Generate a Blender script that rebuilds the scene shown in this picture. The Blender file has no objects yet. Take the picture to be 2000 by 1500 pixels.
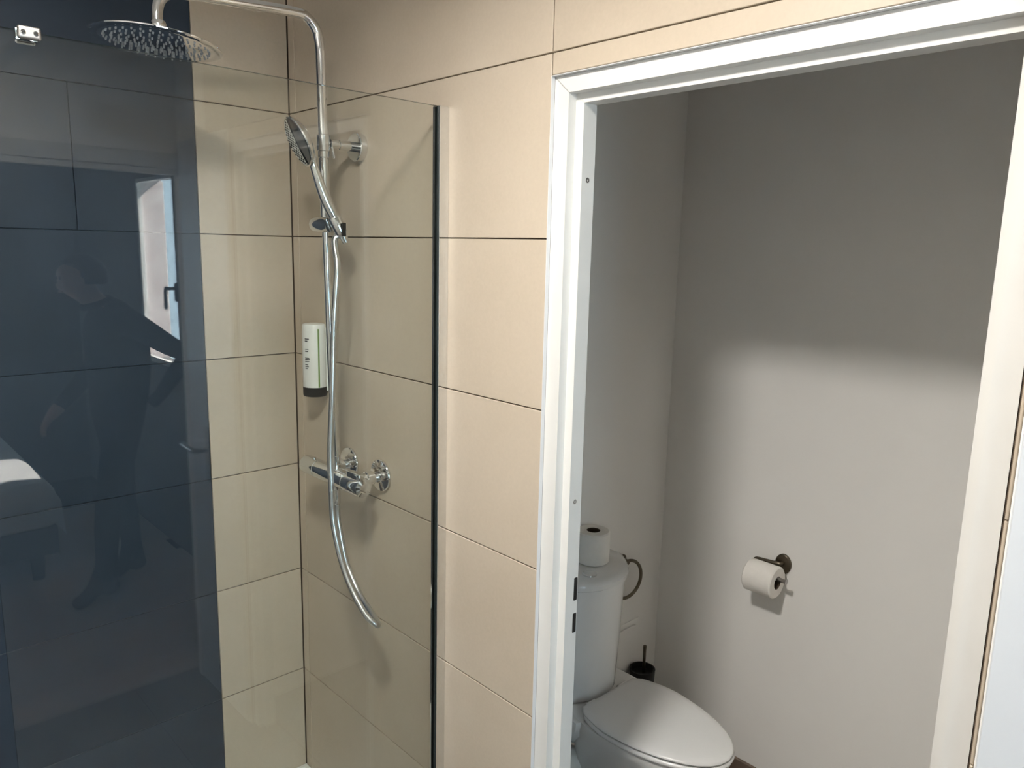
import bpy, bmesh, math, random
from mathutils import Vector, Matrix
random.seed(7)
C = bpy.context.scene
COL = C.collection
PI = math.pi

# ------------------------------------------------------------------ camera
cd = bpy.data.cameras.new('camera')
cam = bpy.data.objects.new('camera', cd); COL.objects.link(cam)
cam.location = (-1.0742, -2.0792, 1.6793)
cam.rotation_euler = (1.39535543, -0.02293684, -0.75279732)
cd.sensor_width = 36.0
cd.lens = 26.777
cd.clip_start = 0.02
C.camera = cam

# ------------------------------------------------------------------ sky, sun, lamp, exposure
w = bpy.data.worlds.new('sky'); C.world = w; w.use_nodes = True
bg = w.node_tree.nodes['Background']
bg.inputs[0].default_value = (0.66, 0.86, 1.0, 1)
bg.inputs[1].default_value = 12.0
sd = bpy.data.lights.new('sun', 'SUN'); sun = bpy.data.objects.new('sun', sd); COL.objects.link(sun)
sd.energy = 120.0; sd.color = (1.0, 0.93, 0.86); sd.angle = 0.02
sun.location = (6, 3, 7)
sun.rotation_euler = Vector((-.75, -.20, -.63)).to_track_quat('-Z', 'Y').to_euler()
LAMP = Vector((-.85, -1.35, 2.42))
ld = bpy.data.lights.new('lamp', 'AREA'); lamp = bpy.data.objects.new('lamp', ld); COL.objects.link(lamp)
ld.shape = 'DISK'; ld.size = 0.22; ld.energy = 34.5; ld.color = (1.0, 0.955, 0.885); ld.spread = math.radians(165)
lamp.location = LAMP
C.view_settings.view_transform = 'Standard'
C.view_settings.look = 'None'
C.view_settings.exposure = 0.0
C.view_settings.gamma = 1.0
C.view_settings.use_curve_mapping = False
C.cycles.max_bounces = 12
C.cycles.diffuse_bounces = 5
C.cycles.glossy_bounces = 6
C.cycles.transparent_max_bounces = 16
C.cycles.caustics_reflective = True

# ------------------------------------------------------------------ materials
def mat(name, col, rough=.5, metal=0., spec=.5, coat=0.):
    m = bpy.data.materials.new(name); m.use_nodes = True
    b = m.node_tree.nodes['Principled BSDF']
    b.inputs['Base Color'].default_value = (*col, 1)
    b.inputs['Roughness'].default_value = rough
    b.inputs['Metallic'].default_value = metal
    b.inputs['Specular IOR Level'].default_value = spec
    b.inputs['Coat Weight'].default_value = coat
    return m

def mottle(m, c1, c2, scale, detail=3., fine=0., rnd=0., bump=0., bscale=60., stretch=(1, 1, 1)):
    """procedural colour: soft clouds between two tones, a little per-object variation, fine relief"""
    nt = m.node_tree; N = nt.nodes; L = nt.links; b = N['Principled BSDF']
    tc = N.new('ShaderNodeTexCoord'); oi = N.new('ShaderNodeObjectInfo')
    mp = N.new('ShaderNodeMapping'); mp.inputs['Scale'].default_value = stretch
    sc = N.new('ShaderNodeVectorMath'); sc.operation = 'SCALE'
    cx = N.new('ShaderNodeCombineXYZ')
    for k in range(3): L.new(oi.outputs['Random'], cx.inputs[k])
    L.new(cx.outputs[0], sc.inputs[0]); sc.inputs['Scale'].default_value = 17.0
    L.new(sc.outputs[0], mp.inputs['Location']); L.new(tc.outputs['Object'], mp.inputs['Vector'])
    n = N.new('ShaderNodeTexNoise'); n.inputs['Scale'].default_value = scale; n.inputs['Detail'].default_value = detail
    n.inputs['Roughness'].default_value = .55
    L.new(mp.outputs[0], n.inputs['Vector'])
    cr = N.new('ShaderNodeValToRGB'); cr.color_ramp.elements[0].position = .32; cr.color_ramp.elements[1].position = .70
    cr.color_ramp.elements[0].color = (*c1, 1); cr.color_ramp.elements[1].color = (*c2, 1)
    L.new(n.outputs['Fac'], cr.inputs[0]); out = cr.outputs[0]
    if fine:
        n2 = N.new('ShaderNodeTexNoise'); n2.inputs['Scale'].default_value = 140.; n2.inputs['Detail'].default_value = 2.
        L.new(mp.outputs[0], n2.inputs['Vector'])
        mx = N.new('ShaderNodeMix'); mx.data_type = 'RGBA'; mx.blend_type = 'OVERLAY'; mx.inputs['Factor'].default_value = fine
        L.new(out, mx.inputs[6]); L.new(n2.outputs['Fac'], mx.inputs[7]); out = mx.outputs[2]
    if rnd:
        hs = N.new('ShaderNodeHueSaturation'); mr = N.new('ShaderNodeMapRange')
        mr.inputs['To Min'].default_value = 1 - rnd; mr.inputs['To Max'].default_value = 1 + rnd
        L.new(oi.outputs['Random'], mr.inputs['Value']); L.new(mr.outputs[0], hs.inputs['Value'])
        L.new(out, hs.inputs['Color']); out = hs.outputs[0]
    L.new(out, b.inputs['Base Color'])
    if bump:
        n3 = N.new('ShaderNodeTexNoise'); n3.inputs['Scale'].default_value = bscale; n3.inputs['Detail'].default_value = 4.
        L.new(mp.outputs[0], n3.inputs['Vector'])
        bp = N.new('ShaderNodeBump'); bp.inputs['Strength'].default_value = bump; bp.inputs['Distance'].default_value = .002
        L.new(n3.outputs['Fac'], bp.inputs['Height']); L.new(bp.outputs[0], b.inputs['Normal'])
    return m

M = {}
M['beige'] = mottle(mat('beige_tile', (.6, .47, .35), .42, spec=.35), (.462, .389, .304), (.508, .432, .344), 2.6, 5., .05, .02)
M['blue'] = mottle(mat('dark_blue_tile', (.03, .045, .07), .38, spec=.3), (.017, .027, .044), (.026, .039, .060), 3.0, 4., .0, .04)
M['grout'] = mottle(mat('grout', (.10, .075, .055), .9, spec=.1), (.08, .058, .042), (.11, .082, .06), 20)
M['grout_dark'] = mottle(mat('dark_grout', (.02, .025, .03), .9, spec=.1), (.06, .07, .08), (.07, .08, .09), 20)
M['plaster'] = mottle(mat('white_plaster', (.7, .69, .67), .75, spec=.2), (.885, .868, .838), (.905, .89, .86), 3.0, 4., 0, 0, .12, 90.)
M['ceil'] = mottle(mat('ceiling_paint', (.8, .79, .77), .8, spec=.2), (.84, .835, .82), (.865, .86, .845), 3.0)
M['paint'] = mottle(mat('white_gloss_paint', (.82, .81, .78), .32, spec=.4), (.665, .655, .63), (.695, .685, .66), 8., 3., 0, 0, .05, 30.)
M['edge'] = mottle(mat('edge_strip', (.62, .62, .63), .4), (.60, .60, .61), (.64, .64, .65), 20.)
M['leaf'] = mottle(mat('white_door_paint', (.80, .81, .82), .4, spec=.4), (.64, .665, .70), (.66, .685, .72), 5.)
M['chrome'] = mottle(mat('chrome', (.78, .79, .80), .06, 1.), (.76, .77, .78), (.80, .81, .82), 30.)
M['dark_gloss'] = mottle(mat('dark_gloss', (.14, .17, .21), .10, 1.), (.045, .070, .105), (.06, .088, .125), 20.)
M['hose'] = mottle(mat('brushed_hose', (.62, .63, .64), .28, 1.), (.60, .61, .62), (.66, .67, .68), 60.)
M['rubber'] = mottle(mat('grey_rubber', (.36, .37, .39), .6), (.20, .21, .22), (.25, .26, .27), 50.)
M['black'] = mottle(mat('black_plastic', (.012, .012, .012), .4, spec=.2), (.010, .010, .010), (.016, .016, .016), 40.)
M['gasket'] = mottle(mat('black_gasket', (.006, .010, .010), .45), (.006, .010, .010), (.010, .015, .015), 40.)
M['white_plastic'] = mottle(mat('white_plastic', (.78, .78, .74), .35), (.76, .76, .72), (.80, .80, .765), 10.)
M['green'] = mottle(mat('green_print', (.16, .26, .07), .45), (.15, .25, .06), (.18, .28, .085), 20.)
M['ink'] = mottle(mat('black_print', (.03, .03, .03), .6), (.025, .025, .025), (.04, .04, .04), 60.)
M['ceramic'] = mottle(mat('white_ceramic', (.80, .80, .79), .12, spec=.5, coat=.3), (.79, .79, .78), (.81, .81, .80), 4.)
M['seat'] = mottle(mat('seat_plastic', (.80, .80, .80), .24), (.79, .79, .79), (.81, .81, .81), 4.)
M['paper'] = mottle(mat('tissue_paper', (.86, .83, .78), .95, spec=.1), (.84, .81, .76), (.88, .85, .80), 30., 3., 0, 0, .3, 160.)
M['card'] = mottle(mat('cardboard', (.10, .075, .05), .9), (.09, .068, .045), (.12, .09, .06), 40.)
M['bronze'] = mottle(mat('dark_bronze', (.13, .11, .085), .34, 1.), (.11, .095, .07), (.17, .145, .11), 30.)
M['steel'] = mottle(mat('satin_steel', (.42, .41, .40), .35, 1.), (.38, .37, .36), (.46, .45, .44), 40.)
M['skirt'] = mottle(mat('brown_skirting_tile', (.16, .115, .085), .5), (.14, .10, .075), (.19, .14, .105), 9.)
M['floor'] = mottle(mat('grey_floor_tile', (.11, .10, .09), .5), (.20, .185, .17), (.26, .24, .22), 5., 5., 0, .05)
M['tray'] = mottle(mat('white_tray', (.74, .73, .70), .4), (.72, .71, .68), (.76, .75, .72), 12.)
M['wood'] = mottle(mat('laminate_floor', (.36, .28, .24), .5), (.54, .43, .39), (.64, .53, .48), 3., 5., 0, .08, 0, 60, (1, 9, 1))
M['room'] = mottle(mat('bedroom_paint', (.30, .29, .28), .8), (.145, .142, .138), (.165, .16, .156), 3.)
M['linen'] = mottle(mat('white_linen', (.80, .80, .80), .9, spec=.1), (.77, .77, .78), (.83, .83, .83), 7., 3., 0, 0, .6, 14.)
M['throw'] = mottle(mat('grey_throw', (.16, .17, .19), .95, spec=.1), (.14, .15, .17), (.19, .20, .22), 30.)
M['bedbase'] = mottle(mat('dark_bed_base', (.02, .021, .024), .8), (.018, .019, .022), (.026, .027, .03), 30.)
M['render'] = mottle(mat('rough_render', (.60, .50, .47), .95, spec=.1), (.62, .53, .51), (.80, .73, .71), 26., 6., 0, 0, .8, 40.)
M['gravel'] = mottle(mat('pale_gravel', (.4, .45, .47), .95, spec=.1), (.34, .40, .42), (.48, .53, .55), 12.)
M['jacket'] = mottle(mat('black_jacket', (.012, .013, .015), .8, spec=.2), (.016, .018, .021), (.026, .028, .032), 14.)
M['jeans'] = mottle(mat('dark_trousers', (.016, .019, .026), .9, spec=.2), (.014, .017, .024), (.022, .026, .034), 30.)
M['boot'] = mottle(mat('brown_boot', (.035, .026, .02), .7), (.03, .022, .018), (.045, .034, .026), 20.)
M['skin'] = mottle(mat('skin', (.50, .28, .22), .5), (.47, .26, .20), (.54, .31, .24), 12.)
M['hair'] = mottle(mat('dark_hair', (.03, .022, .016), .6), (.022, .016, .012), (.045, .034, .026), 60.)
M['eye'] = mottle(mat('eye', (.05, .03, .02), .2), (.04, .03, .02), (.07, .05, .03), 60.)

def glass_mat(name, tint, f0=.042):
    m = bpy.data.materials.new(name); m.use_nodes = True
    nt = m.node_tree; N = nt.nodes; L = nt.links; N.clear()
    out = N.new('ShaderNodeOutputMaterial'); mix = N.new('ShaderNodeMixShader')
    tr = N.new('ShaderNodeBsdfTransparent'); gl = N.new('ShaderNodeBsdfGlossy'); gl.inputs['Roughness'].default_value = 0.0
    geo = N.new('ShaderNodeNewGeometry'); dot = N.new('ShaderNodeVectorMath'); dot.operation = 'DOT_PRODUCT'
    L.new(geo.outputs['Normal'], dot.inputs[0]); L.new(geo.outputs['Incoming'], dot.inputs[1])
    def mth(op, a, b=None):
        k = N.new('ShaderNodeMath'); k.operation = op
        for i, s in enumerate((a, b)):
            if s is None: continue
            if isinstance(s, (int, float)): k.inputs[i].default_value = s
            else: L.new(s, k.inputs[i])
        return k.outputs[0]
    c = mth('ABSOLUTE', dot.outputs['Value'])
    f = mth('ADD', mth('MULTIPLY', mth('POWER', mth('SUBTRACT', 1., c), 5.), 1 - f0), f0)
    L.new(f, mix.inputs[0])
    # faint grey-green body tint with soft variation
    n = N.new('ShaderNodeTexNoise'); n.inputs['Scale'].default_value = 2.
    cr = N.new('ShaderNodeValToRGB')
    cr.color_ramp.elements[0].color = (*tint, 1); cr.color_ramp.elements[1].color = (*[t * 1.01 for t in tint], 1)
    L.new(n.outputs['Fac'], cr.inputs[0]); L.new(cr.outputs[0], tr.inputs[0])
    L.new(tr.outputs[0], mix.inputs[1]); L.new(gl.outputs[0], mix.inputs[2]); L.new(mix.outputs[0], out.inputs[0])
    return m
M['glass'] = glass_mat('shower_glass', (.932, .948, .936))
M['glass_edge'] = mottle(mat('glass_edge', (.02, .045, .04), .15), (.016, .036, .034), (.026, .055, .05), 30.)
M['window_glass'] = glass_mat('window_glass', (.97, .98, .98))
def emis(name, col, s):
    m = bpy.data.materials.new(name); m.use_nodes = True; nt = m.node_tree
    b = nt.nodes['Principled BSDF']; b.inputs['Emission Color'].default_value = (*col, 1); b.inputs['Emission Strength'].default_value = s
    b.inputs['Base Color'].default_value = (.8, .8, .8, 1)
    return m
M['diffuser'] = emis('lamp_diffuser', (1., .93, .84), 12.)

# ------------------------------------------------------------------ mesh helpers
class MB:
    def __init__(s): s.bm = bmesh.new(); s.mats = []
    def mi(s, m):
        if m not in s.mats: s.mats.append(m)
        return s.mats.index(m)
    def box(s, lo, hi, bev=0., seg=1, m=None, taper=None):
        bm = s.bm; k = s.mi(m) if m else 0
        x0, y0, z0 = lo; x1, y1, z1 = hi
        vs = [bm.verts.new(p) for p in ((x0,y0,z0),(x1,y0,z0),(x1,y1,z0),(x0,y1,z0),(x0,y0,z1),(x1,y0,z1),(x1,y1,z1),(x0,y1,z1))]
        fs = [bm.faces.new([vs[i] for i in q]) for q in ((0,3,2,1),(4,5,6,7),(0,1,5,4),(1,2,6,5),(2,3,7,6),(3,0,4,7))]
        for f in fs: f.material_index = k
        if bev:
            es = list({e for f in fs for e in f.edges})
            r = bmesh.ops.bevel(bm, geom=es, offset=bev, segments=seg, profile=.6, affect='EDGES')
            for f in r['faces']: f.smooth = seg > 1; f.material_index = k
        return s
    def loft(s, rings, cap0=True, cap1=True, closed=True, smooth=True, m=None):
        bm = s.bm; k = s.mi(m) if m else 0
        R = [[bm.verts.new(p) for p in r] for r in rings]
        n = len(R[0])
        for a, b in zip(R, R[1:]):
            for i in range(n if closed else n - 1):
                j = (i + 1) % n
                f = bm.faces.new((a[i], a[j], b[j], b[i])); f.smooth = smooth; f.material_index = k
        if cap0: f = bm.faces.new(list(reversed(R[0]))); f.material_index = k
        if cap1: f = bm.faces.new(R[-1]); f.material_index = k
        return s
    def tube(s, pts, r, n=14, caps=True, m=None):
        pts = [Vector(p) for p in pts]; rings = []
        rr = r if isinstance(r, (list, tuple)) else [r] * len(pts)
        T = []
        for i in range(len(pts)):
            T.append((pts[min(i + 1, len(pts) - 1)] - pts[max(i - 1, 0)]).normalized())
        u = T[0].orthogonal().normalized()
        for i, p in enumerate(pts):
            u = (u - T[i] * u.dot(T[i])).normalized(); v = T[i].cross(u)
            rings.append([p + (u * math.cos(2*PI*j/n) + v * math.sin(2*PI*j/n)) * rr[i] for j in range(n)])
        return s.loft(rings, caps, caps, m=m)
    def lathe(s, prof, o, axis=(0, 0, 1), n=32, m=None, cap0=True, cap1=True):
        """prof: (radius, height) pairs along the axis from o"""
        a = Vector(axis).normalized(); u = a.orthogonal().normalized(); v = a.cross(u); o = Vector(o)
        rings = [[o + a * h + (u * math.cos(2*PI*j/n) + v * math.sin(2*PI*j/n)) * max(r, 1e-5) for j in range(n)] for r, h in prof]
        return s.loft(rings, cap0, cap1, m=m)
    def torus(s, o, R, r, axis, n=40, k=10, a0=0., a1=2*PI, m=None):
        a = Vector(axis).normalized(); u = a.orthogonal().normalized(); v = a.cross(u); o = Vector(o)
        full = abs(a1 - a0 - 2*PI) < 1e-6
        rings = []
        for i in range(n + 1):
            t = a0 + (a1 - a0) * i / n; d = u * math.cos(t) + v * math.sin(t)
            rings.append([o + d * R + (d * math.cos(2*PI*j/k) + a * math.sin(2*PI*j/k)) * r for j in range(k)])
        return s.loft(rings, not full, not full, m=m)
    def build(s, name, material=None, parent=None, origin=None, sharp=True):
        bm = s.bm
        if origin is not None:
            o = Vector(origin)
            for v in bm.verts: v.co -= o
        bmesh.ops.recalc_face_normals(bm, faces=bm.faces)
        if sharp:
            for e in bm.edges:
                if len(e.link_faces) == 2 and e.calc_face_angle(0) > .7: e.smooth = False
        me = bpy.data.meshes.new(name); bm.to_mesh(me); bm.free()
        for k in (s.mats or [material]): me.materials.append(M[k])
        ob = bpy.data.objects.new(name, me); COL.objects.link(ob)
        if parent is not None: ob.parent = parent
        elif origin is not None: ob.location = origin
        return ob

def smooth(pts, n=8):
    P = [Vector(p) for p in pts]; P = [P[0]*2 - P[1]] + P + [P[-1]*2 - P[-2]]
    out = []
    for i in range(1, len(P) - 2):
        a, b, c, d = P[i-1:i+3]
        for k in range(n):
            t = k / n
            out.append(.5 * ((2*b) + (c - a)*t + (2*a - 5*b + 4*c - d)*t*t + (3*b - a - 3*c + d)*t**3))
    out.append(P[-2]); return out

def tag(o, label=None, cat=None, group=None, kind=None):
    if label: o['label'] = label
    if cat: o['category'] = cat
    if group: o['group'] = group
    if kind: o['kind'] = kind
    return o
def thing(name, loc, label, cat, group=None):
    o = bpy.data.objects.new(name, None); COL.objects.link(o); o.location = loc; o.empty_display_size = .05
    return tag(o, label, cat, group)
def struct(name, mb, m=None, label=None):
    return tag(mb.build(name, m), label, None, None, 'structure')
class Part:
    """build parts of one thing in world coordinates"""
    def __init__(s, root): s.root = root; s.o = root.location.copy()
    def add(s, name, mb, m=None, parent=None, label=None):
        ob = mb.build(name, m, parent or s.root, s.o)
        if label: ob['label'] = label
        return ob

# ------------------------------------------------------------------ the setting: walls, floors, ceilings
FZ = -.07          # floor level (the shower tray top is z = 0)
CZ = 2.45          # ceiling
R = .34            # height of one tile course
T = .010           # tile thickness
G = .0026          # joint
def wallbox(name, lo, hi, m, label=None): return struct(name, MB().box(lo, hi), m, label)

tile_cache = {}
def tile(parent, axis, a0, a1, z0, z1, m, face=0., label=None, G=G):
    """one wall tile as its own object. axis 'x': lies in the plane x=face; axis 'y': in the plane y=face"""
    a0, a1, z0, z1 = a0 + G/2, a1 - G/2, z0 + G/2, z1 - G/2
    L, H = a1 - a0, z1 - z0
    key = (axis, round(L, 4), round(H, 4), m)
    if key not in tile_cache:
        bm = bmesh.new(); c = .0010
        def P(a, z, d): return (d, a, z) if axis == 'x' else (a, d, z)
        back = [bm.verts.new(P(a, z, T)) for a, z in ((-L/2,-H/2),(L/2,-H/2),(L/2,H/2),(-L/2,H/2))]
        mid = [bm.verts.new(P(a, z, c)) for a, z in ((-L/2,-H/2),(L/2,-H/2),(L/2,H/2),(-L/2,H/2))]
        fr = [bm.verts.new(P(a, z, 0)) for a, z in ((-L/2+c,-H/2+c),(L/2-c,-H/2+c),(L/2-c,H/2-c),(-L/2+c,H/2-c))]
        for A, B in ((back, mid), (mid, fr)):
            for i in range(4): bm.faces.new((A[i], A[(i+1)%4], B[(i+1)%4], B[i]))
        bm.faces.new(fr); bm.faces.new(back[::-1])
        bmesh.ops.recalc_face_normals(bm, faces=bm.faces)
        me = bpy.data.meshes.new('tile'); bm.to_mesh(me); bm.free(); me.materials.append(M[m]); tile_cache[key] = me
    o = bpy.data.objects.new('tile', tile_cache[key]); COL.objects.link(o); o.parent = parent
    ca, cz = (a0 + a1)/2, (z0 + z1)/2
    o.location = (face, ca, cz) if axis == 'x' else (ca, face, cz)
    if label: o['label'] = label
    return o

DY0, DY1 = -1.031, -1.839     # clear width of the hole in the tiled partition
DTOP = 1.998
XL = -1.50                    # left wall of the bathroom
# back wall of the shower
DBX = -.267
wb = struct('wall_back', MB().box((DBX, .008, FZ), (.01, .12, CZ), m='grout').box((XL - .1, .008, FZ), (DBX, .12, CZ), m='grout_dark'), None, 'back wall of the shower, beige and dark blue tiles in line')
zs = [0] + [R*k for k in range(1, 8)] + [CZ]
zs[0] = FZ
for k in range(len(zs) - 1):
    tile(wb, 'y', DBX, -.001, zs[k], zs[k+1], 'beige')
    off = -.559 if k == 5 else -1.06
    xs = [DBX, off]
    while xs[-1] - 1.0 > XL: xs.append(xs[-1] - 1.0)
    xs.append(XL)
    for a, b in zip(xs[1:], xs):
        tile(wb, 'y', a, b, zs[k], zs[k+1], 'blue', label='dark blue tile', G=.0010)
# tiled partition on the right, with the hole of the closet door
wr = MB()
wr.box((.008, DY0 + .001, FZ), (.068, .01, CZ)); wr.box((.008, DY1 + .001, DTOP + .001), (.068, DY0, CZ)); wr.box((.008, -2.32, FZ), (.068, DY1 - .001, CZ))
wr = struct('wall_right', wr, 'grout', 'tiled partition on the right with the closet doorway')
for k in range(len(zs) - 1):
    tile(wr, 'x', -.0375, -.001, zs[k], zs[k+1], 'beige')
    tile(wr, 'x', DY0, -.0375, zs[k], zs[k+1], 'beige')
tile(wr, 'x', DY1 - .009, DY0, DTOP + .001, 6*R, 'beige')
for k in (6, 7): tile(wr, 'x', -2.031, DY0, zs[k], zs[k+1], 'beige')
for k in range(6): tile(wr, 'x', -1.8480, DY1 - .0025, zs[k], zs[k+1], 'beige')
struct('trim_1', MB().box((-.0015, -2.031, FZ), (.010, -1.848, 6*R)).box((-.0015, -2.279, FZ), (.010, -2.031, CZ)), 'plaster', 'white plaster strip beside the tiled partition')
# other walls of the bathroom
wallbox('wall_left', (XL - .1, -2.3, FZ), (XL, .008, CZ), 'plaster')
wf = MB(); OX0, OX1, OTOP = -1.42, -.012, 1.935
wf.box((XL, -2.31, FZ), (OX0, -2.28, CZ)); wf.box((OX0, -2.31, OTOP), (OX1, -2.28, CZ)); wf.box((OX1, -2.31, FZ), (.008, -2.28, CZ))
struct('wall_front', wf, 'plaster', 'white wall with the opening towards the bedroom')
tr = MB(); tr.box((OX0 - .05, -2.28, OTOP), (OX1, -2.265, OTOP + .055), .003); tr.box((OX0 - .05, -2.28, FZ), (OX0, -2.265, OTOP), .003); tr.box((OX0, -2.31, OTOP - .02), (OX1, -2.27, OTOP), .002)
struct('trim_2', tr, 'paint', 'white architrave around the bedroom opening')
wallbox('ceiling', (XL - .1, -2.36, CZ), (1.2, .12, CZ + .08), 'ceil')
# floor of bathroom and closet with loose tiles on a dark bed
fl = wallbox('floor', (XL - .1, -2.36, FZ - .08), (1.2, .12, FZ - .004), 'grout_dark')
fx = [XL, -.85, -.25, .07]
fy = [-2.36, -1.98, -1.38, -.78]
def floor_tile(x0, x1, y0, y1):
    o = MB().box((x0 + .0015, y0 + .0015, FZ - .004), (x1 - .0015, y1 - .0015, FZ), .0008).build('tile', 'floor', fl); return o
for a, b in zip(fx, fx[1:]):
    for c, d in zip(fy, fy[1:]): floor_tile(a, b, c, d)
for a, b in zip((.075, .6), (.6, 1.1)):
    for c, d in zip((-1.95, -1.2), (-1.2, -.575)): floor_tile(a, b, c, d)
# closet walls
wallbox('wall_far', (1.1, -2.0, FZ), (1.18, -.5, CZ), 'plaster', 'white closet wall carrying the toilet roll holder')
wallbox('wall_inner', (.068, -.575, FZ), (1.1, -.49, CZ), 'plaster', 'white closet wall behind the cistern')
wallbox('wall_outer', (.068, -2.04, FZ), (1.1, -1.95, CZ), 'plaster')
bb = tag(MB().box((1.089, -1.95, FZ), (1.1, -1.945, FZ + .071)).build('baseboard_far', 'grout'), 'brown tile skirting along the closet wall', kind='structure')
ys = [-.576, -1.006, -1.436, -1.866, -1.95]
for a, b in zip(ys[1:], ys): MB().box((1.088, a + .001, FZ), (1.1, b - .001, FZ + .071), .0015).build('tile', 'skirt', bb)
bi = tag(MB().box((.07, -.585, FZ), (.075, -.575, FZ + .071)).build('baseboard_inner', 'grout'), 'brown tile skirting behind the toilet', kind='structure')
for a, b in zip((.07, .5, .93), (.5, .93, 1.086)): MB().box((a + .001, -.587, FZ), (b - .001, -.575, FZ + .071), .0015).build('tile', 'skirt', bi)

# closet door frame: steel rebated frame, three members with mitred profile
def frame_profile(sgn, yo):
    # (depth x, inward offset) polygon of the front flange, return, stop, reveal
    return [(.009, .000), (.009, .036), (.030, .036), (.030, .056), (.066, .056), (.066, .000)]
d1 = tag(bpy.data.objects.new('door_1', None), 'white steel frame of the closet doorway', kind='structure'); COL.objects.link(d1)
d1.location = (0, DY0, FZ); P1 = Part(d1)
prof = frame_profile(1, 0)
def jamb(sy, yo, inn):
    rings = []
    for z in (FZ, None):
        rings.append([(x, yo + sy * i * inn, z if z is not None else DTOP - i * (.036/.036) * .86) for x, i in prof])
    mb = MB(); mb.loft(rings, smooth=False)
    return mb
jl = P1.add('jamb', jamb(-1, DY0 - .0005, 1.), 'paint')
jr = P1.add('jamb', jamb(1, DY1 + .0005, .88), 'paint')
hd = MB(); hd.loft([[(x, DY0 - i, DTOP - .0005 - i * .86) for x, i in prof], [(x, DY1 + i * .88, DTOP - .0005 - i * .86) for x, i in prof]], smooth=False)
P1.add('head', hd, 'paint')
ep = MB().box((-.0006, DY0 - .0004, FZ), (.0088, DY0 + .0012, DTOP + .0012), .0004).box((-.0006, DY1 + .0004, DTOP - .0004), (.0088, DY0 - .0004, DTOP + .0012), .0004)
P1.add('edge_profile', ep, 'edge', jl, 'pale grey tile edge strip')
for z in (1.811, 1.174):
    sc = MB().lathe([(.0055, 0), (.0050, .0012), (.0022, .0014), (.0018, .0002)], (.047, DY0 - .0555, z), (0, -1, 0), 16)
    P1.add('screw', sc, 'steel', jl)
for z0, z1 in ((.955, 1.006), (.882, .926)):
    P1.add('strike_slot', MB().box((.054, DY0 - .0575, z0), (.064, DY0 - .0555, z1), .0015), 'black', jl, 'black slot for the lock')
# white leaf folded flat against the right wall, with its lever handle
d2 = tag(bpy.data.objects.new('door_2', None), 'white door leaf standing flat against the right wall', kind='structure'); COL.objects.link(d2)
d2.location = (-.02, -2.06, FZ); P2 = Part(d2)
P2.add('leaf', MB().box((-.013, -2.26, FZ + .008), (-.002, -1.8520, CZ - .42), .002), 'leaf')
pl = P2.add('handle_plate', MB().box((-.021, -2.112, .80), (-.013, -2.075, 1.01), .003), 'steel')
P2.add('lever', MB().tube(smooth([(-.021, -2.094, .925), (-.056, -2.094, .925), (-.066, -2.11, .925), (-.066, -2.20, .928), (-.059, -2.214, .93)], 5), .009, 12), 'steel', pl)

# ------------------------------------------------------------------ bedroom seen in the shower glass
BX = .42
bw = MB()
WY0, WY1, WTOP, WBOT = -4.13, -3.545, 2.025, .98
bw.box((BX, WY1, FZ), (BX + .14, -2.36, CZ)); bw.box((BX, -5.6, FZ), (BX + .14, WY0 - .02, CZ)); bw.box((BX, WY0 - .02, WTOP), (BX + .14, WY1, CZ)); bw.box((BX, WY0 - .02, FZ), (BX + .14, WY1, WBOT))
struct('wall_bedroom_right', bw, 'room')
V0, V1, VB, VT = -2.6, -.75, .55, 2.2
bk = MB(); bk.box((-3.6, -5.6, FZ), (V0, -5.5, CZ)); bk.box((V1, -5.6, FZ), (BX, -5.5, CZ)); bk.box((V0, -5.6, FZ), (V1, -5.5, VB)); bk.box((V0, -5.6, VT), (V1, -5.5, CZ))
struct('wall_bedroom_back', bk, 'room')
w2 = tag(bpy.data.objects.new('fill_window', None), 'wide unseen window added behind the bed for daylight fill', kind='structure'); COL.objects.link(w2)  # unseen window, added to bring more daylight into the bathroom
w2.location = ((V0 + V1)/2, -5.5, VB); PV = Part(w2)
vf = MB()
for a, b, c, d in ((V0, V0 + .06, VB, VT), (V1 - .06, V1, VB, VT), (-1.705, -1.645, VB + .06, VT - .06), (V0 + .06, V1 - .06, VB, VB + .06), (V0 + .06, V1 - .06, VT - .06, VT)): vf.box((a, -5.57, c), (b, -5.52, d), .004)
PV.add('window_frame', vf, 'paint')
for a, b in ((V0 + .06, -1.705), (-1.645, V1 - .06)): PV.add('pane', MB().box((a, -5.548, VB + .06), (b, -5.542, VT - .06)), 'window_glass')
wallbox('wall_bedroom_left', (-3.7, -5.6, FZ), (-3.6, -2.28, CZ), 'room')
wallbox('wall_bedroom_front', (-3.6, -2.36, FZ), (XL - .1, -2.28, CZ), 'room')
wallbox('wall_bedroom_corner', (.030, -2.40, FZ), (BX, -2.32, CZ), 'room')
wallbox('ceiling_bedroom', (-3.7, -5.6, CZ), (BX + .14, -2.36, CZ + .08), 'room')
fb = wallbox('floor_bedroom', (-3.7, -5.6, FZ - .08), (BX + .14, -2.36, FZ - .006), 'grout_dark')
y = -2.36; row = 0
while y > -5.3:
    x = -1.9 + (.37 * row) % .9 - .9
    while x < BX:
        a, b = max(x, -2.4), min(x + 1.2, BX)
        if b - a > .05 and y > -4.8: MB().box((a + .001, y - .188, FZ - .006), (b - .001, y - .002, FZ), .001).build('plank', 'wood', fb)
        x += 1.2
    y -= .19; row += 1
w1 = tag(bpy.data.objects.new('window_1', None), 'tall bedroom window seen reflected in the shower glass', kind='structure'); COL.objects.link(w1)
w1.location = (BX, WY1, WBOT); PW = Part(w1)
wf_ = MB(); ww = .020
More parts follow.
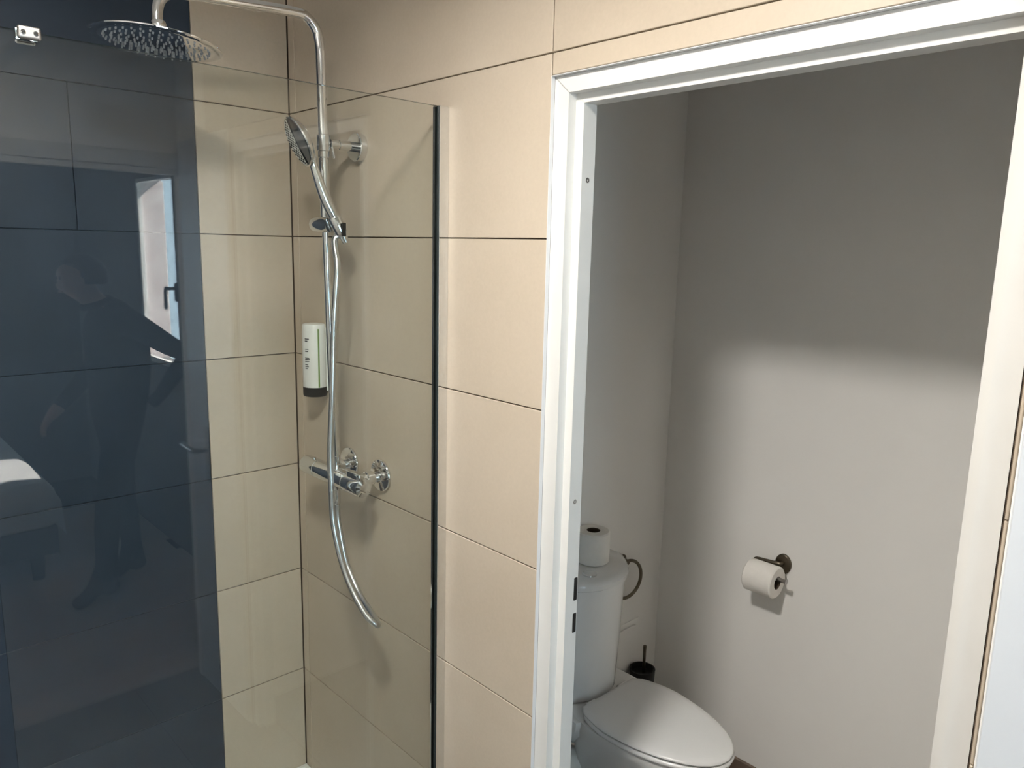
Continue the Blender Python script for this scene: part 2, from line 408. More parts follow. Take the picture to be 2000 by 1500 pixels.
for a, b, c, d in ((WY0, WY0 + ww, WBOT, WTOP), (WY1 - ww, WY1, WBOT, WTOP), (WY0 + ww, WY1 - ww, WTOP - ww, WTOP), (WY0 + ww, WY1 - ww, WBOT, WBOT + .03)): wf_.box((BX + .004, a, c), (BX + .030, b, d), .003)
PW.add('sash', wf_, 'paint')
PW.add('pane', MB().box((BX + .014, WY0 + ww, WBOT + .03), (BX + .020, WY1 - ww, WTOP - ww)), 'window_glass')
hn = MB().box((BX - .006, WY1 - .030, 1.36), (BX + .004, WY1 - .002, 1.46), .003).tube(smooth([(BX - .006, WY1 - .016, 1.43), (BX - .04, WY1 - .016, 1.43), (BX - .05, WY1 - .03, 1.425), (BX - .05, WY1 - .035, 1.32)], 4), .009, 10)
PW.add('window_handle', hn, 'black', label='black handle')
PW.add('outer_reveal', MB().box((BX + .031, WY0 - .0195, WBOT), (BX + .16, WY0, WTOP), .003), 'render', label='pinkish rough rendered reveal')
gr = struct('ground', MB().box((-9, -16, FZ - 1.4), (16, 8, FZ - 1.3)), 'gravel', 'pale gravel ground outside the bedroom')

# bed
bed = thing('bed', (-1.05, -4.4, FZ), 'bed with white bedding reflected low in the shower glass', 'bed'); PB = Part(bed)
bx0, bx1, by0, by1 = -2.0, -.19, -5.2, -3.64
PB.add('bed_base', MB().box((bx0, by0, .07), (bx1 - .01, by1 - .02, .22), .01, 2), 'bedbase')
for x in (bx0 + .1, bx1 - .1):
    for yy in (by0 + .1, by1 - .1): PB.add('leg', MB().lathe([(.028, 0), (.036, .14)], (x, yy, FZ), (0, 0, 1), 16), 'bedbase')
def pillowbox(lo, hi, bev): return MB().box(lo, hi, bev, 6)
PB.add('mattress', pillowbox((bx0, by0, .215), (bx1, by1, .44), .07), 'linen')
dv = MB(); bm_ = dv.bm
nx, ny = 30, 26; grid = []
for i in range(nx + 1):
    rowv = []
    for j in range(ny + 1):
        x = bx0 + (bx1 + .015 - bx0) * i / nx; yy = by0 + (by1 + .03 - by0) * j / ny
        ex = max(0, (x - (bx1 - .05)) / .065); ey = max(0, (yy - (by1 - .045)) / .075)
        z = .452 + .010 * math.sin(9 * x + 4 * yy) + .006 * math.sin(23 * x - 11 * yy) - .10 * ex * ex - .17 * ey * ey
        rowv.append(bm_.verts.new((x, yy, z)))
    grid.append(rowv)
for i in range(nx):
    for j in range(ny):
        f = bm_.faces.new((grid[i][j], grid[i+1][j], grid[i+1][j+1], grid[i][j+1])); f.smooth = True
bmesh.ops.solidify(bm_, geom=bm_.faces[:], thickness=.02)
PB.add('duvet', dv, 'linen')
PB.add('throw', MB().box((bx0 + .05, by0 + .3, .462), (bx1 - .25, by1 - .35, .49), .012, 3), 'throw', label='dark grey blanket')

# ------------------------------------------------------------------ ceiling lamp fixture
cl = thing('ceiling_light', (LAMP.x, LAMP.y, CZ), 'small round white ceiling light above the camera', 'light'); PC = Part(cl)
PC.add('trim_ring', MB().torus((LAMP.x, LAMP.y, CZ - .004), .066, .008, (0, 0, 1), 40, 10), 'paint')
PC.add('diffuser', MB().lathe([(.058, 0), (.058, .004)], (LAMP.x, LAMP.y, CZ - .006), (0, 0, 1), 32), 'diffuser')

# ------------------------------------------------------------------ shower tray
st = thing('shower_tray', (-.45, -.37, FZ), 'low white shower tray in the tiled corner', 'shower tray'); PT = Part(st)
tx0, tx1, ty0, ty1 = -1.2, -.001, -.755, -.001
tm = MB()
def rect(m_, z): return [(tx0 + m_, ty0 + m_, z), (tx1 - m_, ty0 + m_, z), (tx1 - m_, ty1 - m_, z), (tx0 + m_, ty1 - m_, z)]
tm.loft([rect(0, FZ), rect(0, -.002), rect(.002, 0), rect(.012, 0), rect(.016, -.004), rect(.05, -.018)], smooth=False)
PT.add('basin', tm, 'tray')
PT.add('drain', MB().lathe([(.045, 0), (.045, .003), (.04, .005), (.0, .005)], (-.6, -.35, -.018), (0, 0, 1), 28), 'chrome')

# ------------------------------------------------------------------ glass shower screen
GX0, GX1, GY0, GY1, GTOP = -.884, -.012, -.717, -.709, 1.978
ss = thing('shower_screen', (-.45, -.713, 0), 'clear fixed glass shower screen with chrome wall profile', 'shower screen'); PS = Part(ss)
gb = MB(); bmg = gb.bm; gb.mats = ['glass', 'glass_edge']
gb.box((GX0, GY0, .004), (GX1, GY1, GTOP))
for f in bmg.faces: f.material_index = 0 if abs(f.normal.y) > .9 else 1
bmg.normal_update()
for f in bmg.faces: f.material_index = 0 if abs(f.calc_center_median().y - GY0) < 1e-4 or abs(f.calc_center_median().y - GY1) < 1e-4 else 1
pane = PS.add('glass_pane', gb)
wp = MB(); wp.box((-.026, -.7255, .001), (0, -.7205, GTOP), .0006); wp.box((-.026, -.7055, .001), (0, -.7005, GTOP), .0006); wp.box((-.006, -.7205, .001), (0, -.7055, GTOP))
PS.add('wall_profile', wp, 'chrome', label='polished chrome wall profile')
gk = MB(); gk.box((-.0285, -.7225, .002), (-.010, -.7172, GTOP - .0005), .0005); gk.box((-.0275, -.7088, .002), (-.010, -.7058, GTOP - .0005), .0005)
PS.add('gasket', gk, 'gasket', label='black sealing strip')
cb = MB(); cb.box((-.798, -.728, 1.9655), (-.768, -.7175, 1.9835), .0035, 3)
cl_ = PS.add('clamp', cb, 'steel', label='small satin metal clamp')
bc = MB(); bc.box((-.798, -.7085, 1.966), (-.768, -.698, 1.983), .003, 2); PS.add('clamp_back', bc, 'chrome')
for x in (-.7915, -.7755):
    PS.add('screw', MB().lathe([(.0036, 0), (.0036, .0008), (.0026, .0012), (.0020, .0003), (0, .0003)], (x, -.728, 1.974), (0, -1, 0), 16, m=None), 'chrome', cl_)
    PS.add('screw_socket', MB().lathe([(.0019, 0), (.0019, .0006)], (x, -.7283, 1.974), (0, -1, 0), 6), 'black', cl_)
PS.add('stabiliser_bar', MB().box((-.796, -.698, 1.963), (-.770, -.001, 1.975), .002), 'chrome')

# ------------------------------------------------------------------ shower column: riser, rain head, mixer
sh = thing('shower_column', (-.1, -.37, 1.09), 'chrome shower column with large round rain head and mixer bar', 'shower'); PH = Part(sh)
YR = -.37
low = [(-.0865, YR, 1.10), (-.095, YR, 1.40), (-.1025, YR, 1.74)]
PH.add('riser_pipe', MB().tube(low, .0098, 18), 'chrome')
up = [(-.1025, YR, 1.74), (-.1045, YR, 1.93), (-.1072, YR, 2.10), (-.1095, YR, 2.145), (-.118, YR, 2.175), (-.140, YR, 2.196), (-.172, YR, 2.201), (-.30, YR, 2.193), (-.40, YR, 2.186), (-.445, YR, 2.180), (-.467, YR, 2.165), (-.476, YR, 2.142), (-.478, YR, 2.112)]
PH.add('overhead_arm', MB().tube(smooth(up, 8), .0118, 20), 'chrome')
# collar where the two pipes meet
PH.add('pipe_collar', MB().lathe([(.0118, 0), (.0138, .002), (.0138, .028), (.0118, .03)], (-.104, YR, 1.885), (-.01, 0, 1), 20), 'chrome')
HX, HZ = -.4785, 2.079
tilt = Vector((.085, 0, 1)).normalized()
hx = Vector((HX, YR, HZ))
head = PH.add('rain_head', MB().lathe([(.120, -.0040), (.1245, -.0030), (.1250, -.0012), (.1235, .0002), (.09, .0022), (.03, .0048), (.020, .0090), (.014, .012)], hx, tilt, 64), 'chrome')
PH.add('ball_joint', MB().lathe([(.014, .010), (.0165, .012), (.0165, .022), (.013, .024), (.0155, .028), (.0160, .036), (.0135, .042)], hx, tilt, 24), 'chrome', head)
PH.add('spray_face', MB().lathe([(.0, -.0048), (.108, -.0048), (.110, -.0038)], hx, tilt, 56, cap0=False), 'chrome', head, 'dark mirror-like underside')
nz = MB(); u_ = Vector((1, 0, -.085)).normalized(); v_ = Vector((0, 1, 0))
for ring in range(1, 8):
    rr = ring * .0142; cnt = 5 * ring + 1
    for k in range(cnt):
        a = 2 * PI * k / cnt + ring * .21
        nz.lathe([(.0021, 0), (.0017, .0034), (.0007, .0038)], hx + u_ * rr * math.cos(a) + v_ * rr * math.sin(a) - tilt * .0046, -tilt, 6)
n_ = PH.add('spray_nozzles', nz, 'rubber', head, 'grey rubber nozzles'); n_['kind'] = 'stuff'
# wall mount at the top
mt = MB().lathe([(.034, 0), (.0345, .002), (.0345, .017), (.0325, .019), (.0, .019)], (-.0005, -.370, 1.920), (-1, 0, 0), 40)
mt = PH.add('wall_mount', mt, 'chrome')
PH.add('mount_arm', MB().lathe([(.0115, .018), (.0115, .062), (.0100, .063), (.0100, .068), (.0125, .070), (.0125, .088)], (0, -.370, 1.920), (-1, 0, 0), 22), 'chrome', mt)
PH.add('mount_collar', MB().lathe([(.0120, -.020), (.0160, -.018), (.0160, .018), (.0120, .020)], (-.1043, YR, 1.920), (0, 0, 1), 22), 'chrome', mt)
PH.add('set_screw', MB().tube([(-.088, -.383, 1.912), (-.085, -.388, 1.885)], .0032, 10), 'chrome', mt)
# slider
sl = MB().lathe([(.010, 0), (.0158, .003), (.0180, .008), (.0190, .016), (.0215, .062), (.0200, .066), (.0200, .088)], (-.1020, -.312, 1.728), (0, -1, 0), 32)
sl = PH.add('slider', sl, 'chrome')
# thermostatic mixer bar
MX, MZ = -.085, 1.082
mb_ = MB().lathe([(.020, 0), (.0245, .003), (.0250, .006), (.0250, .068), (.0238, .069), (.0238, .071), (.0250, .072), (.0250, .215), (.0238, .216), (.0238, .218), (.0255, .219), (.0255, .282), (.0235, .290), (.012, .293)], (MX, -.212, MZ), (0, -1, 0), 40)
mixer = PH.add('mixer_bar', mb_, 'chrome')
PH.add('flow_lever', MB().box((MX - .014, -.502, MZ + .012), (MX + .004, -.440, MZ + .036), .005, 3), 'chrome', mixer)
PH.add('safety_button', MB().lathe([(.0045, 0), (.0045, .005), (.003, .006)], (MX - .004, -.262, MZ + .024), (0, 0, 1), 14), 'chrome', mixer)
for k in range(3):
    PH.add('print_mark', MB().box((MX - .0215 , -.408 - k * .011, MZ + .0150), (MX - .0170, -.402 - k * .011, MZ + .0215), .0005), 'white_plastic', mixer, 'pale printed mark')
for yy in (-.302, -.455):
    es = PH.add('escutcheon', MB().lathe([(.0415, 0), (.0430, .002), (.0430, .005), (.0410, .0075), (.0185, .0105), (.0175, .0135)], (-.0005, yy, 1.090), (-1, 0, 0), 40), 'chrome')
    PH.add('inlet_nut', MB().lathe([(.0135, .012), (.0135, .030), (.0185, .031), (.0190, .050), (.0165, .052), (.0165, .072)], (0, yy, 1.088), (-1, 0, 0), 24), 'chrome', es)
PH.add('riser_nut', MB().lathe([(.0150, 0), (.0150, .012), (.0125, .014), (.0125, .034), (.0105, .036)], (MX - .001, YR, MZ + .022), (-.03, 0, 1), 24), 'chrome', mixer)
PH.add('hose_outlet', MB().lathe([(.0125, 0), (.0125, .012), (.0105, .014), (.0105, .050), (.0085, .054)], (MX, YR, MZ - .022), (0, 0, -1), 20), 'chrome', mixer)

# ------------------------------------------------------------------ hand shower with its hose
hs = thing('hand_shower', (-.105, -.42, 1.72), 'chrome hand shower held on the riser slider with hanging hose', 'hand shower'); PHS = Part(hs)
hb = Vector((-.098, -.424, 1.722)); hc = Vector((-.186, -.400, 1.912))
u = (hc - hb).normalized()
nrm = Vector((-.82, .15, -.55)); nrm = (nrm - u * nrm.dot(u)).normalized(); vv = u.cross(nrm)
ud = u
neck = hc - ud * .055 - nrm * .010
PHS.add('handle', MB().tube(smooth([hb - u * .012, hb + u * .03, hb + u * .08, neck, hc - ud * .035 - nrm * .012], 6), [.0095 + .0035 * math.sin(PI * min(1, k / 18)) + (.003 if k > 18 else 0) for k in range(25)], 18), 'chrome')
RB = .060
spray = PHS.add('spray_head', MB().lathe([(.010, -.024), (.030, -.0215), (.048, -.015), (.0575, -.006), (RB, -.001), (.0585, .002), (.055, .0025)], hc, nrm, 48), 'chrome')
sf = MB()
sf.lathe([(0, .0022), (.0545, .0022), (.0550, .0034), (.0, .0046)], hc, nrm, 48, cap0=False, cap1=False)
PHS.add('face_plate', sf, 'dark_gloss', spray, 'dark glossy face plate')
side = -vv if (vv.x * -.7 + vv.z * -.7) > 0 else vv
rg = MB()
# pale nozzle field along one side of the face
arc = [(math.cos(t), math.sin(t)) for t in [(-97 + 194 * k / 20) * PI / 180 for k in range(21)]]
outer = [hc + side * (.0535 * c) + ud * (.0535 * s_) for c, s_ in arc]
inner = [hc + side * (.0535 * math.cos(97 * PI / 180) + .006 * (1 - (2 * k / 20 - 1) ** 2)) + ud * (.0535 * math.sin(97 * PI / 180) * (2 * k / 20 - 1)) for k in range(21)]
rg.loft([[p + nrm * .0040 for p in outer], [p + nrm * .0058 for p in inner]], False, False, closed=False, smooth=True)
PHS.add('nozzle_field', rg, 'white_plastic', spray, 'pale grey perforated field')
nd = MB()
for i in range(-6, 7):
    for j in range(0, 6):
        a_, b_ = .0080 * i + (.004 if j % 2 else 0), .006 + .0084 * j
        if math.hypot(a_, b_) < .0505: nd.lathe([(.0022, 0), (.0020, .0016)], hc + side * b_ + ud * a_ + nrm * .0046, nrm, 8)
nd = PHS.add('spray_nozzles', nd, 'black', spray, 'dark nozzles'); nd['kind'] = 'stuff'
cone = MB().lathe([(.0125, -.024), (.0150, -.022), (.0168, .018), (.0150, .021)], hb + u * .006, u, 26)
PH.add('handset_holder', cone, 'chrome', sl)
PH.add('holder_clip', MB().box((-.1015, -.4475, 1.700), (-.0905, -.4405, 1.732), .002), 'black', sl, 'black insert')
hose = [tuple(hb - u * .020), (-.1065, -.418, 1.690), (-.113, -.440, 1.629), (-.120, -.441, 1.555), (-.125, -.439, 1.481), (-.132, -.439, 1.330), (-.138, -.434, 1.174), (-.140, -.439, 1.080), (-.140, -.446, .988), (-.138, -.477, .902), (-.134, -.517, .838), (-.126, -.566, .785), (-.112, -.590, .762), (-.096, -.578, .752), (-.084, -.530, .758), (-.079, -.462, .789), (-.079, -.412, .839), (-.081, -.393, .880), (-.084, -.373, .960), (-.085, -.370, 1.012)]
ho = PHS.add('hose', MB().tube(smooth(hose, 8), .0076, 14), 'hose', label='brushed grey metal hose')
PHS.add('hose_nut', MB().tube([tuple(hb - u * .010), tuple(hb - u * .040)], [.0105, .0088], 18), 'chrome', ho)

# ------------------------------------------------------------------ soap dispenser
BXc, BYc = -.0355, -.1765
sd_ = thing('soap_dispenser', (BXc, BYc, 1.26), 'white soap dispenser with black base on the wall in the shower corner', 'dispenser'); PD = Part(sd_)
def oval(z, s, y0=0.): return [(BXc + .0315 * s * math.cos(2*PI*k/40), BYc + .0335 * s * math.sin(2*PI*k/40), z) for k in range(40)]
bt = PD.add('bottle', MB().loft([oval(1.288, .99), oval(1.290, 1.0), oval(1.40, 1.0), oval(1.445, .99), oval(1.458, .97), oval(1.463, .92), oval(1.4645, .80)]), 'white_plastic')
PD.add('base', MB().loft([oval(1.263, .96), oval(1.264, .99), oval(1.267, 1.015), oval(1.287, 1.02), oval(1.289, 1.0)]), 'black', label='black lower cap')
PD.add('bracket', MB().box((-.009, BYc - .022, 1.275), (-.0005, BYc + .022, 1.452), .002), 'white_plastic')
def patch(a0, a1, z0, z1, off=.0006, n=4):
    mb = MB(); q = []
    for z in (z0, z1):
        q.append([(BXc + (.0315 + off) * math.cos(a0 + (a1 - a0) * k / n), BYc + (.0335 + off) * math.sin(a0 + (a1 - a0) * k / n), z) for k in range(n + 1)])
    return mb.loft(q, False, False, closed=False)
A0 = math.atan2(-.85, -.52)   # direction towards the camera side
PD.add('stripe', patch(A0 + .33, A0 + .47, 1.290, 1.452), 'green', bt, 'thin green stripe')
pm = MB()
for z, w_, h_ in ((1.423, .30, .003), (1.417, .20, .003), (1.395, .26, .0018), (1.389, .24, .003), (1.371, .30, .002), (1.366, .34, .003), (1.361, .30, .002), (1.352, .22, .002), (1.347, .26, .002), (1.342, .20, .002)):
    q = []; c_ = A0 - .62
    for zz in (z, z + h_):
        q.append([(BXc + .0322 * math.cos(c_ - .2 + w_ * k / 4 * 1.4), BYc + .0342 * math.sin(c_ - .2 + w_ * k / 4 * 1.4), zz) for k in range(5)])
    pm.loft(q, False, False, closed=False)
PD.add('label_print', pm, 'ink', bt, 'small dark print lines')['kind'] = 'stuff'

# ------------------------------------------------------------------ toilet
TX = .620
tl = thing('toilet', (TX, -.88, FZ), 'white close-coupled toilet with closed lid in the closet', 'toilet'); PO = Part(tl)
LIDW = [(0, .74), (.01, .80), (.05, .86), (.12, .925), (.22, .985), (.30, 1.0), (.40, .985), (.52, .94), (.64, .86), (.74, .765), (.84, .63), (.91, .49), (.96, .34), (.987, .20), (1.0, .0)]
def egg(z, w_, yb, yf, n=30):
    """plan outline of seat and lid: straight back edge, widening, rounded front; w_ half width, yb back, yf front"""
    side = []
    for k in range(n + 1):
        t = 1 - (1 - k / n) ** 1.7 if k else 0.
        for (a, wa), (b, wb_) in zip(LIDW, LIDW[1:]):
            if a <= t <= b + 1e-9:
                u_ = (t - a) / (b - a); side.append((wa + (wb_ - wa) * u_, t)); break
    out = [(TX + w_ * a, yb + (yf - yb) * t, z) for a, t in side]
    out += [(TX - w_ * a, yb + (yf - yb) * t, z) for a, t in reversed(side[:-1])]
    return out
# pedestal and bowl
rings = [egg(FZ, .105, -.70, -1.02), egg(FZ + .02, .108, -.70, -1.03), egg(FZ + .10, .10, -.70, -1.02), egg(.12, .105, -.70, -1.04), egg(.20, .128, -.70, -1.09), egg(.26, .148, -.70, -1.132), egg(.295, .157, -.70, -1.152), egg(.318, .160, -.70, -1.160), egg(.3262, .157, -.70, -1.156)]
pan = PO.add('pan', MB().loft(rings), 'ceramic')
# ledge carrying the cistern
lg = MB()
def rrect(z, hw, y0, y1, bulge, n=12):
    out = []
    for k in range(n + 1):
        t = -1 + 2 * k / n; out.append((TX + hw * t, y0 - bulge * (1 - abs(t) ** 2.4), z))
    for k in range(n + 1):
        t = 1 - 2 * k / n; out.append((TX + hw * t, y1, z))
    return out
lg.loft([rrect(.20, .10, -.70, -.585, .05), rrect(.27, .155, -.75, -.582, .04), rrect(.318, .166, -.765, -.58, .03), rrect(.3255, .163, -.763, -.58, .03)])
PO.add('cistern_ledge', lg, 'ceramic')
cs = MB().loft([rrect(.3262, .146, -.632, -.582, .090), rrect(.332, .150, -.634, -.58, .094), rrect(.50, .158, -.638, -.578, .098), rrect(.690, .160, -.642, -.577, .102), rrect(.694, .159, -.642, -.577, .101)])
PO.add('cistern', cs, 'ceramic')
cld = MB().loft([rrect(.6955, .163, -.645, -.577, .104), rrect(.699, .166, -.648, -.577, .106), rrect(.713, .167, -.649, -.577, .107), rrect(.722, .163, -.646, -.578, .104), rrect(.727, .157, -.638, -.580, .097), rrect(.728, .12, -.62, -.59, .07)])
cld = PO.add('cistern_lid', cld, 'ceramic')
PO.add('flush_button', MB().lathe([(.022, 0), (.022, .004), (.019, .006), (.0, .006)], (.575, -.690, .727), (0, 0, 1), 28), 'chrome', cld, 'chrome round flush button')
# seat and lid
def slab(z0, z1, w_, yb, yf, r=.006, dome=0.):
    k = .86
    rs = [egg(z0, w_ - r, yb - r*.6, yf + r), egg(z0 + r*.5, w_ - r*.2, yb - r*.1, yf + r*.2), egg((z0+z1)/2, w_, yb, yf), egg(z1 - r*.5, w_ - r*.2, yb - r*.1, yf + r*.2), egg(z1, w_ - r, yb - r*.6, yf + r)]
    if dome:
        rs += [egg(z1 + dome * .45, w_ - .025, yb - .022, yf + .03), egg(z1 + dome * .8, w_ - .06, yb - .06, yf + .075), egg(z1 + dome, w_ - .11, yb - .13, yf + .15)]
    return MB().loft(rs)
PO.add('seat_ring', slab(.3275, .3405, .163, -.752, -1.166, .006), 'seat')
PO.add('lid', slab(.3425, .3545, .160, -.746, -1.163, .006, .006), 'seat')
for sx in (-.075, .075): PO.add('hinge', MB().tube([(TX + sx - .02, -.742, .339), (TX + sx + .02, -.742, .339)], .010, 14), 'seat')
PO.add('waste_pipe', MB().tube(smooth([(.60, -.72, .10), (.53, -.69, .125), (.47, -.655, .15), (.40, -.63, .15), (.33, -.625, .13)], 6), .048, 24), 'white_plastic')
for q in range(4):
    p = Vector((.50, -.672, .138)).lerp(Vector((.455, -.648, .150)), q / 3)
    PO.add('pipe_rib', MB().lathe([(.049, -.004), (.054, 0), (.049, .004)], p, (-.045, .024, .012), 24), 'white_plastic')
# hatch behind
ah = thing('access_panel', (.93, -.577, .28), 'white rectangular pipe cover low on the wall beside the cistern', 'panel'); PA = Part(ah)
PA.add('frame', MB().box((.80, -.5795, .05), (.985, -.5750, .412), .001), 'plaster')
PA.add('cover', MB().box((.80, -.5875, .05), (.962, -.5795, .394), .002), 'plaster')

# ------------------------------------------------------------------ toilet rolls, holder, ring, brush
def roll(o, axis, ln, ro, ri, label, group):
    t = thing('toilet_roll', o, label, 'toilet roll', group); P_ = Part(t)
    b = ln / 2; r = .004
    P_.add('paper', MB().lathe([(ri, -b), (ro - r, -b), (ro, -b + r), (ro, b - r), (ro - r, b), (ri, b)], o, axis, 48, cap0=False, cap1=False), 'paper')
    P_.add('core', MB().lathe([(ri + .0004, -b + .0005), (ri + .0004, b - .0005), (ri - .0012, b - .0005), (ri - .0012, -b + .0005), (ri + .0004, -b + .0005)], o, axis, 32, cap0=False, cap1=False), 'card', label='brown cardboard core')
    return t
roll(Vector((.658, -.628, .7285 + .05)), (0, 0, 1), .100, .052, .021, 'white toilet roll standing upright on the cistern lid', 'toilet rolls')
RX, RYc, RZ = 1.030, -1.006, .692
roll(Vector((RX, RYc, RZ)), (0, 1, 0), .096, .050, .0205, 'white toilet roll hanging on the wall holder', 'toilet rolls')
th = thing('toilet_roll_holder', (1.1, -1.0, .74), 'dark bronze toilet roll holder fixed to the white closet wall', 'roll holder'); PR = Part(th)
def oval_plate(cy, cz, a, b, x0, x1, n=32):
    return MB().loft([[(x, cy + a * k_ * math.cos(2*PI*k/n), cz + b * k_ * math.sin(2*PI*k/n)) for k in range(n)] for x, k_ in ((x0, 1), (x0 + (x1 - x0) * .7, 1), (x1, .9))])
PR.add('wall_plate', oval_plate(-1.035, .730, .026, .032, 1.0995, 1.090), 'bronze')
PR.add('arm', MB().tube(smooth([(1.094, -1.035, .733), (1.082, -1.028, .732), (1.077, -.985, .730), (1.076, -.958, .728), (1.074, -.950, .722), (1.062, -.949, .712), (1.044, -.949, .706), (1.033, -.951, .705), (1.030, -.957, .705), (1.030, -.99, .705)], 6), .0068, 12), 'bronze')
PR.add('spindle', MB().tube([(1.030, -.985, .705), (1.030, -1.076, .705), (1.0295, -1.082, .7045)], [.0065, .0065, .0085], 14), 'steel', label='grey metal spindle end')
tg = thing('towel_ring', (.905, -.577, .63), 'dark bronze ring on the closet wall behind the cistern', 'towel ring'); PG = Part(tg)
PG.add('ring', MB().torus((.880, -.598, .590), .066, .0058, (.12, 1, 0), 48, 10), 'bronze')
PG.add('rose', MB().lathe([(.020, 0), (.020, .006), (.009, .010), (.009, .030)], (.873, -.5752, .655), (0, -1, 0), 24), 'bronze')
br = thing('toilet_brush', (.945, -.625, .14), 'black toilet brush pot with bronze handle in the closet corner', 'toilet brush'); PBR = Part(br)
PBR.add('pot', MB().lathe([(.036, 0), (.041, .004), (.0435, .10), (.0445, .118), (.040, .118), (.036, .100), (.0, .098)], (.940, -.638, .141), (0, 0, 1), 36), 'black')
PBR.add('wall_clip', MB().box((.930, -.5935, .16), (.954, -.5877, .23), .002), 'white_plastic')
PBR.add('handle', MB().lathe([(.0055, 0), (.0055, .088), (.0060, .09), (.0060, .100), (.004, .102)], (.945, -.640, .242), (0, 0, 1), 16), 'bronze')

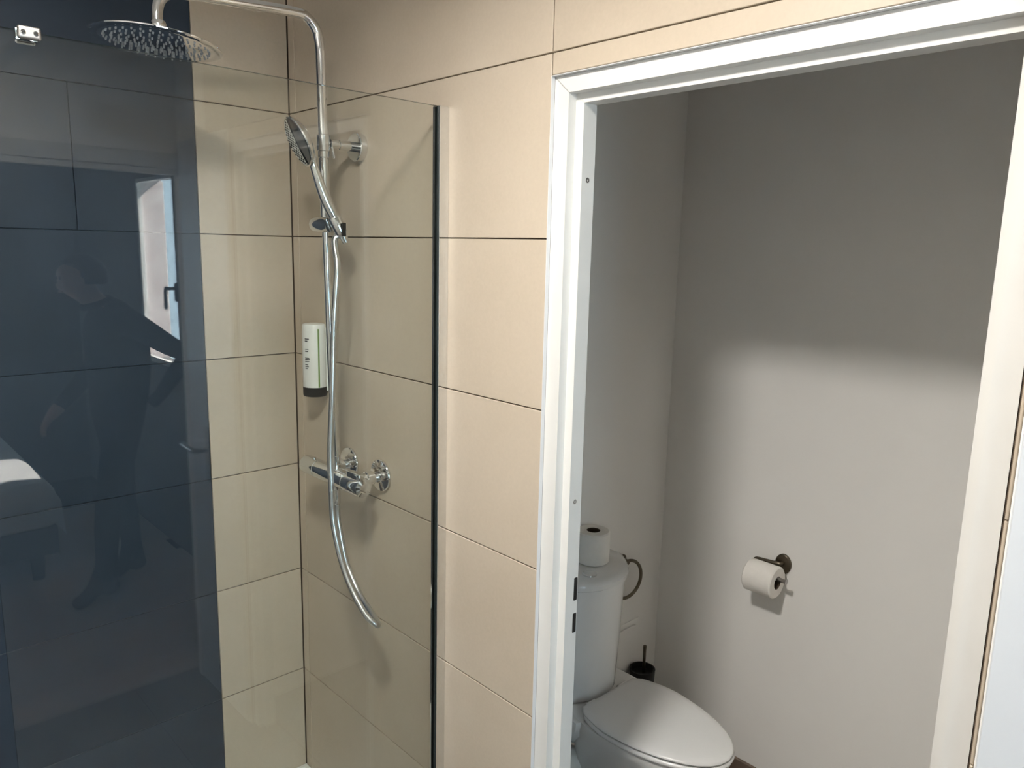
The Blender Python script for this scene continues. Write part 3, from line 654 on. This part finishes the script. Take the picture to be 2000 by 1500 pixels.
# ------------------------------------------------------------------ person in the bedroom, reflected in the glass
def person():
    py = -3.34
    V = []; Rr = []; E = []; Z = []
    def add(p, r, par=None, zone='jacket'):
        V.append(p); Rr.append(r if isinstance(r, tuple) else (r, r)); Z.append(zone)
        if par is not None: E.append((par, len(V) - 1))
        return len(V) - 1
    pel = add((.030, py, .83), (.125, .145))
    sp = add((.050, py, .99), (.125, .15), pel); ch = add((.055, py, 1.18), (.13, .165), sp); uc = add((.035, py, 1.30), (.09, .12), ch)
    nb_ = add((-.020, py, 1.385), .058, uc); nk = add((-.060, py, 1.425), .050, nb_, 'skin')
    h1 = add((-.110, py, 1.475), (.070, .078), nk, 'skin'); h2 = add((-.117, py, 1.535), (.078, .085), h1, 'skin'); h3 = add((-.108, py, 1.578), (.045, .05), h2, 'skin')
    add((-.196, py, 1.476), .010, h1, 'skin')   # nose
    def arm(side, sh_, el, wr_, hd_, fdir, pocket=False):
        s0 = add(sh_, .068, uc); m1 = add(tuple((Vector(sh_) * .5 + Vector(el) * .5)), .056, s0); e0 = add(el, .048, m1)
        m2 = add(tuple((Vector(el) * .5 + Vector(wr_) * .5)), .044, e0); w0 = add(wr_, .033, m2)
        h0 = add(hd_, (.022, .034), w0, 'jacket' if pocket else 'skin')
        if pocket: return
        f = Vector(fdir).normalized(); sidev = Vector((0, 1, 0)); dn = f.cross(sidev)
        for q, ln in zip((-1.5, -.5, .5, 1.5), (.060, .072, .076, .068)):
            b0 = add(tuple(Vector(hd_) + f * .038 + sidev * q * .017), .0095, h0, 'skin')
            b1 = add(tuple(Vector(hd_) + f * (.038 + ln * .55) + sidev * q * .018 + dn * .008), .0085, b0, 'skin')
            add(tuple(Vector(hd_) + f * (.038 + ln * .85) + sidev * q * .018 + dn * .03), .0072, b1, 'skin')
        t0 = add(tuple(Vector(hd_) + sidev * .034 * side + f * .012), .011, h0, 'skin')
        add(tuple(Vector(hd_) + sidev * .050 * side + f * .045 + dn * .012), .009, t0, 'skin')
    arm(1, (.055, py + .175, 1.315), (.305, py + .20, 1.135), (.185, py + .17, .955), (.135, py + .150, .900), (-.6, 0, -.8), True)
    arm(-1, (.045, py - .175, 1.315), (-.01, py - .215, 1.05), (-.185, py - .15, .885), (-.225, py - .14, .845), (-.65, 0, -.75))
    def leg(dy, hip, knee, ank, toe):
        a = add(hip, .095, pel, 'jeans'); m1 = add(tuple((Vector(hip) + Vector(knee)) * .5), .080, a, 'jeans'); k = add(knee, .062, m1, 'jeans')
        m2 = add(tuple(Vector(knee) * .6 + Vector(ank) * .4), .062, k, 'jeans'); n = add(ank, .046, m2, 'jeans')
        he = add((ank[0] + .03, ank[1], FZ + .045), (.042, .042), n, 'boot'); ba = add((ank[0] - .10, ank[1] , FZ + .04), (.045, .037), n, 'boot'); add(toe, (.038, .030), ba, 'boot')
    leg(1, (.02, py + .09, .76), (-.07, py + .10, .42), (-.10, py + .10, .06), (-.26, py + .11, FZ + .033))
    leg(-1, (.04, py - .09, .76), (.06, py - .11, .42), (.095, py - .12, .06), (-.07, py - .15, FZ + .033))
    me = bpy.data.meshes.new('skeleton'); me.from_pydata([Vector(v) for v in V], E, [])
    ob = bpy.data.objects.new('skeleton', me); COL.objects.link(ob)
    sk = ob.modifiers.new('skin', 'SKIN'); sk.use_smooth_shade = True
    for i, d in enumerate(me.skin_vertices[0].data): d.radius = Rr[i]; d.use_root = i == 0
    sb = ob.modifiers.new('sub', 'SUBSURF'); sb.levels = 2; sb.render_levels = 2
    bpy.context.view_layer.update()
    ev = ob.evaluated_get(bpy.context.evaluated_depsgraph_get())
    m2 = bpy.data.meshes.new_from_object(ev)
    bpy.data.objects.remove(ob)
    zones = ['jacket', 'jeans', 'boot', 'skin']
    m2.materials.clear()
    for z in zones: m2.materials.append(M[z])
    VV = [Vector(v) for v in V]
    segs = [(VV[a], VV[b], Z[b]) for a, b in E]
    def dist(p, a, b):
        ab = b - a; t = max(0, min(1, (p - a).dot(ab) / max(ab.length_squared, 1e-9))); return (p - a - ab * t).length
    lo = min(v.co.z for v in m2.vertices)
    for f in m2.polygons:
        c = f.center; z = min(segs, key=lambda s: dist(c, s[0], s[1]))[2]
        if z == 'jeans' and c.z > .80: z = 'jacket'
        f.material_index = zones.index(z); f.use_smooth = True
    root = thing('person', (0, py, FZ), 'person in dark jacket and trousers, hand on hip, reflected in the shower glass', 'person')
    o = Vector((0, py, FZ))
    for v in m2.vertices: v.co -= o
    dz = FZ - lo
    bo = bpy.data.objects.new('body', m2); COL.objects.link(bo); bo.parent = root; bo.location = (0, 0, dz)
    P_ = Part(root)
    hc_ = Vector((-.105, py, 1.535 + dz))
    hr = MB(); rings = []
    for a, r in ((-.62, .098), (-.25, .104), (.1, .102), (.5, .088), (.9, .062), (1.25, .03), (1.5, .006)):
        rings.append([hc_ + Vector((.022 + r * 1.08 * math.cos(t) * (1 if math.cos(t) > 0 else (.86 if a > .3 else .25)), r * .92 * math.sin(t), .088 * math.sin(a))) for t in [2*PI*k/28 for k in range(28)]])
    hr.loft(rings)
    P_.add('hair', hr, 'hair')
    for sy in (-1, 1):
        P_.add('ear', MB().lathe([(.006, -.004), (.019, 0), (.016, .005), (.004, .006)], (-.104, py + sy * .078, 1.497 + dz), (.2, sy, 0), 14), 'skin')
        P_.add('eye', MB().lathe([(.003, -.004), (.010, 0), (.008, .004), (.002, .005)], (-.179, py + sy * .030, 1.512 + dz), (-1, sy * .3, 0), 12), 'eye')
    P_.add('mouth', MB().tube([(-.174, py - .022, 1.448 + dz), (-.182, py, 1.448 + dz), (-.174, py + .022, 1.448 + dz)], .005, 8), 'skin')
    P_.add('collar', MB().torus((-.030, py, 1.392 + dz), .062, .016, (-.35, 0, 1), 28, 8), 'jacket')
person()
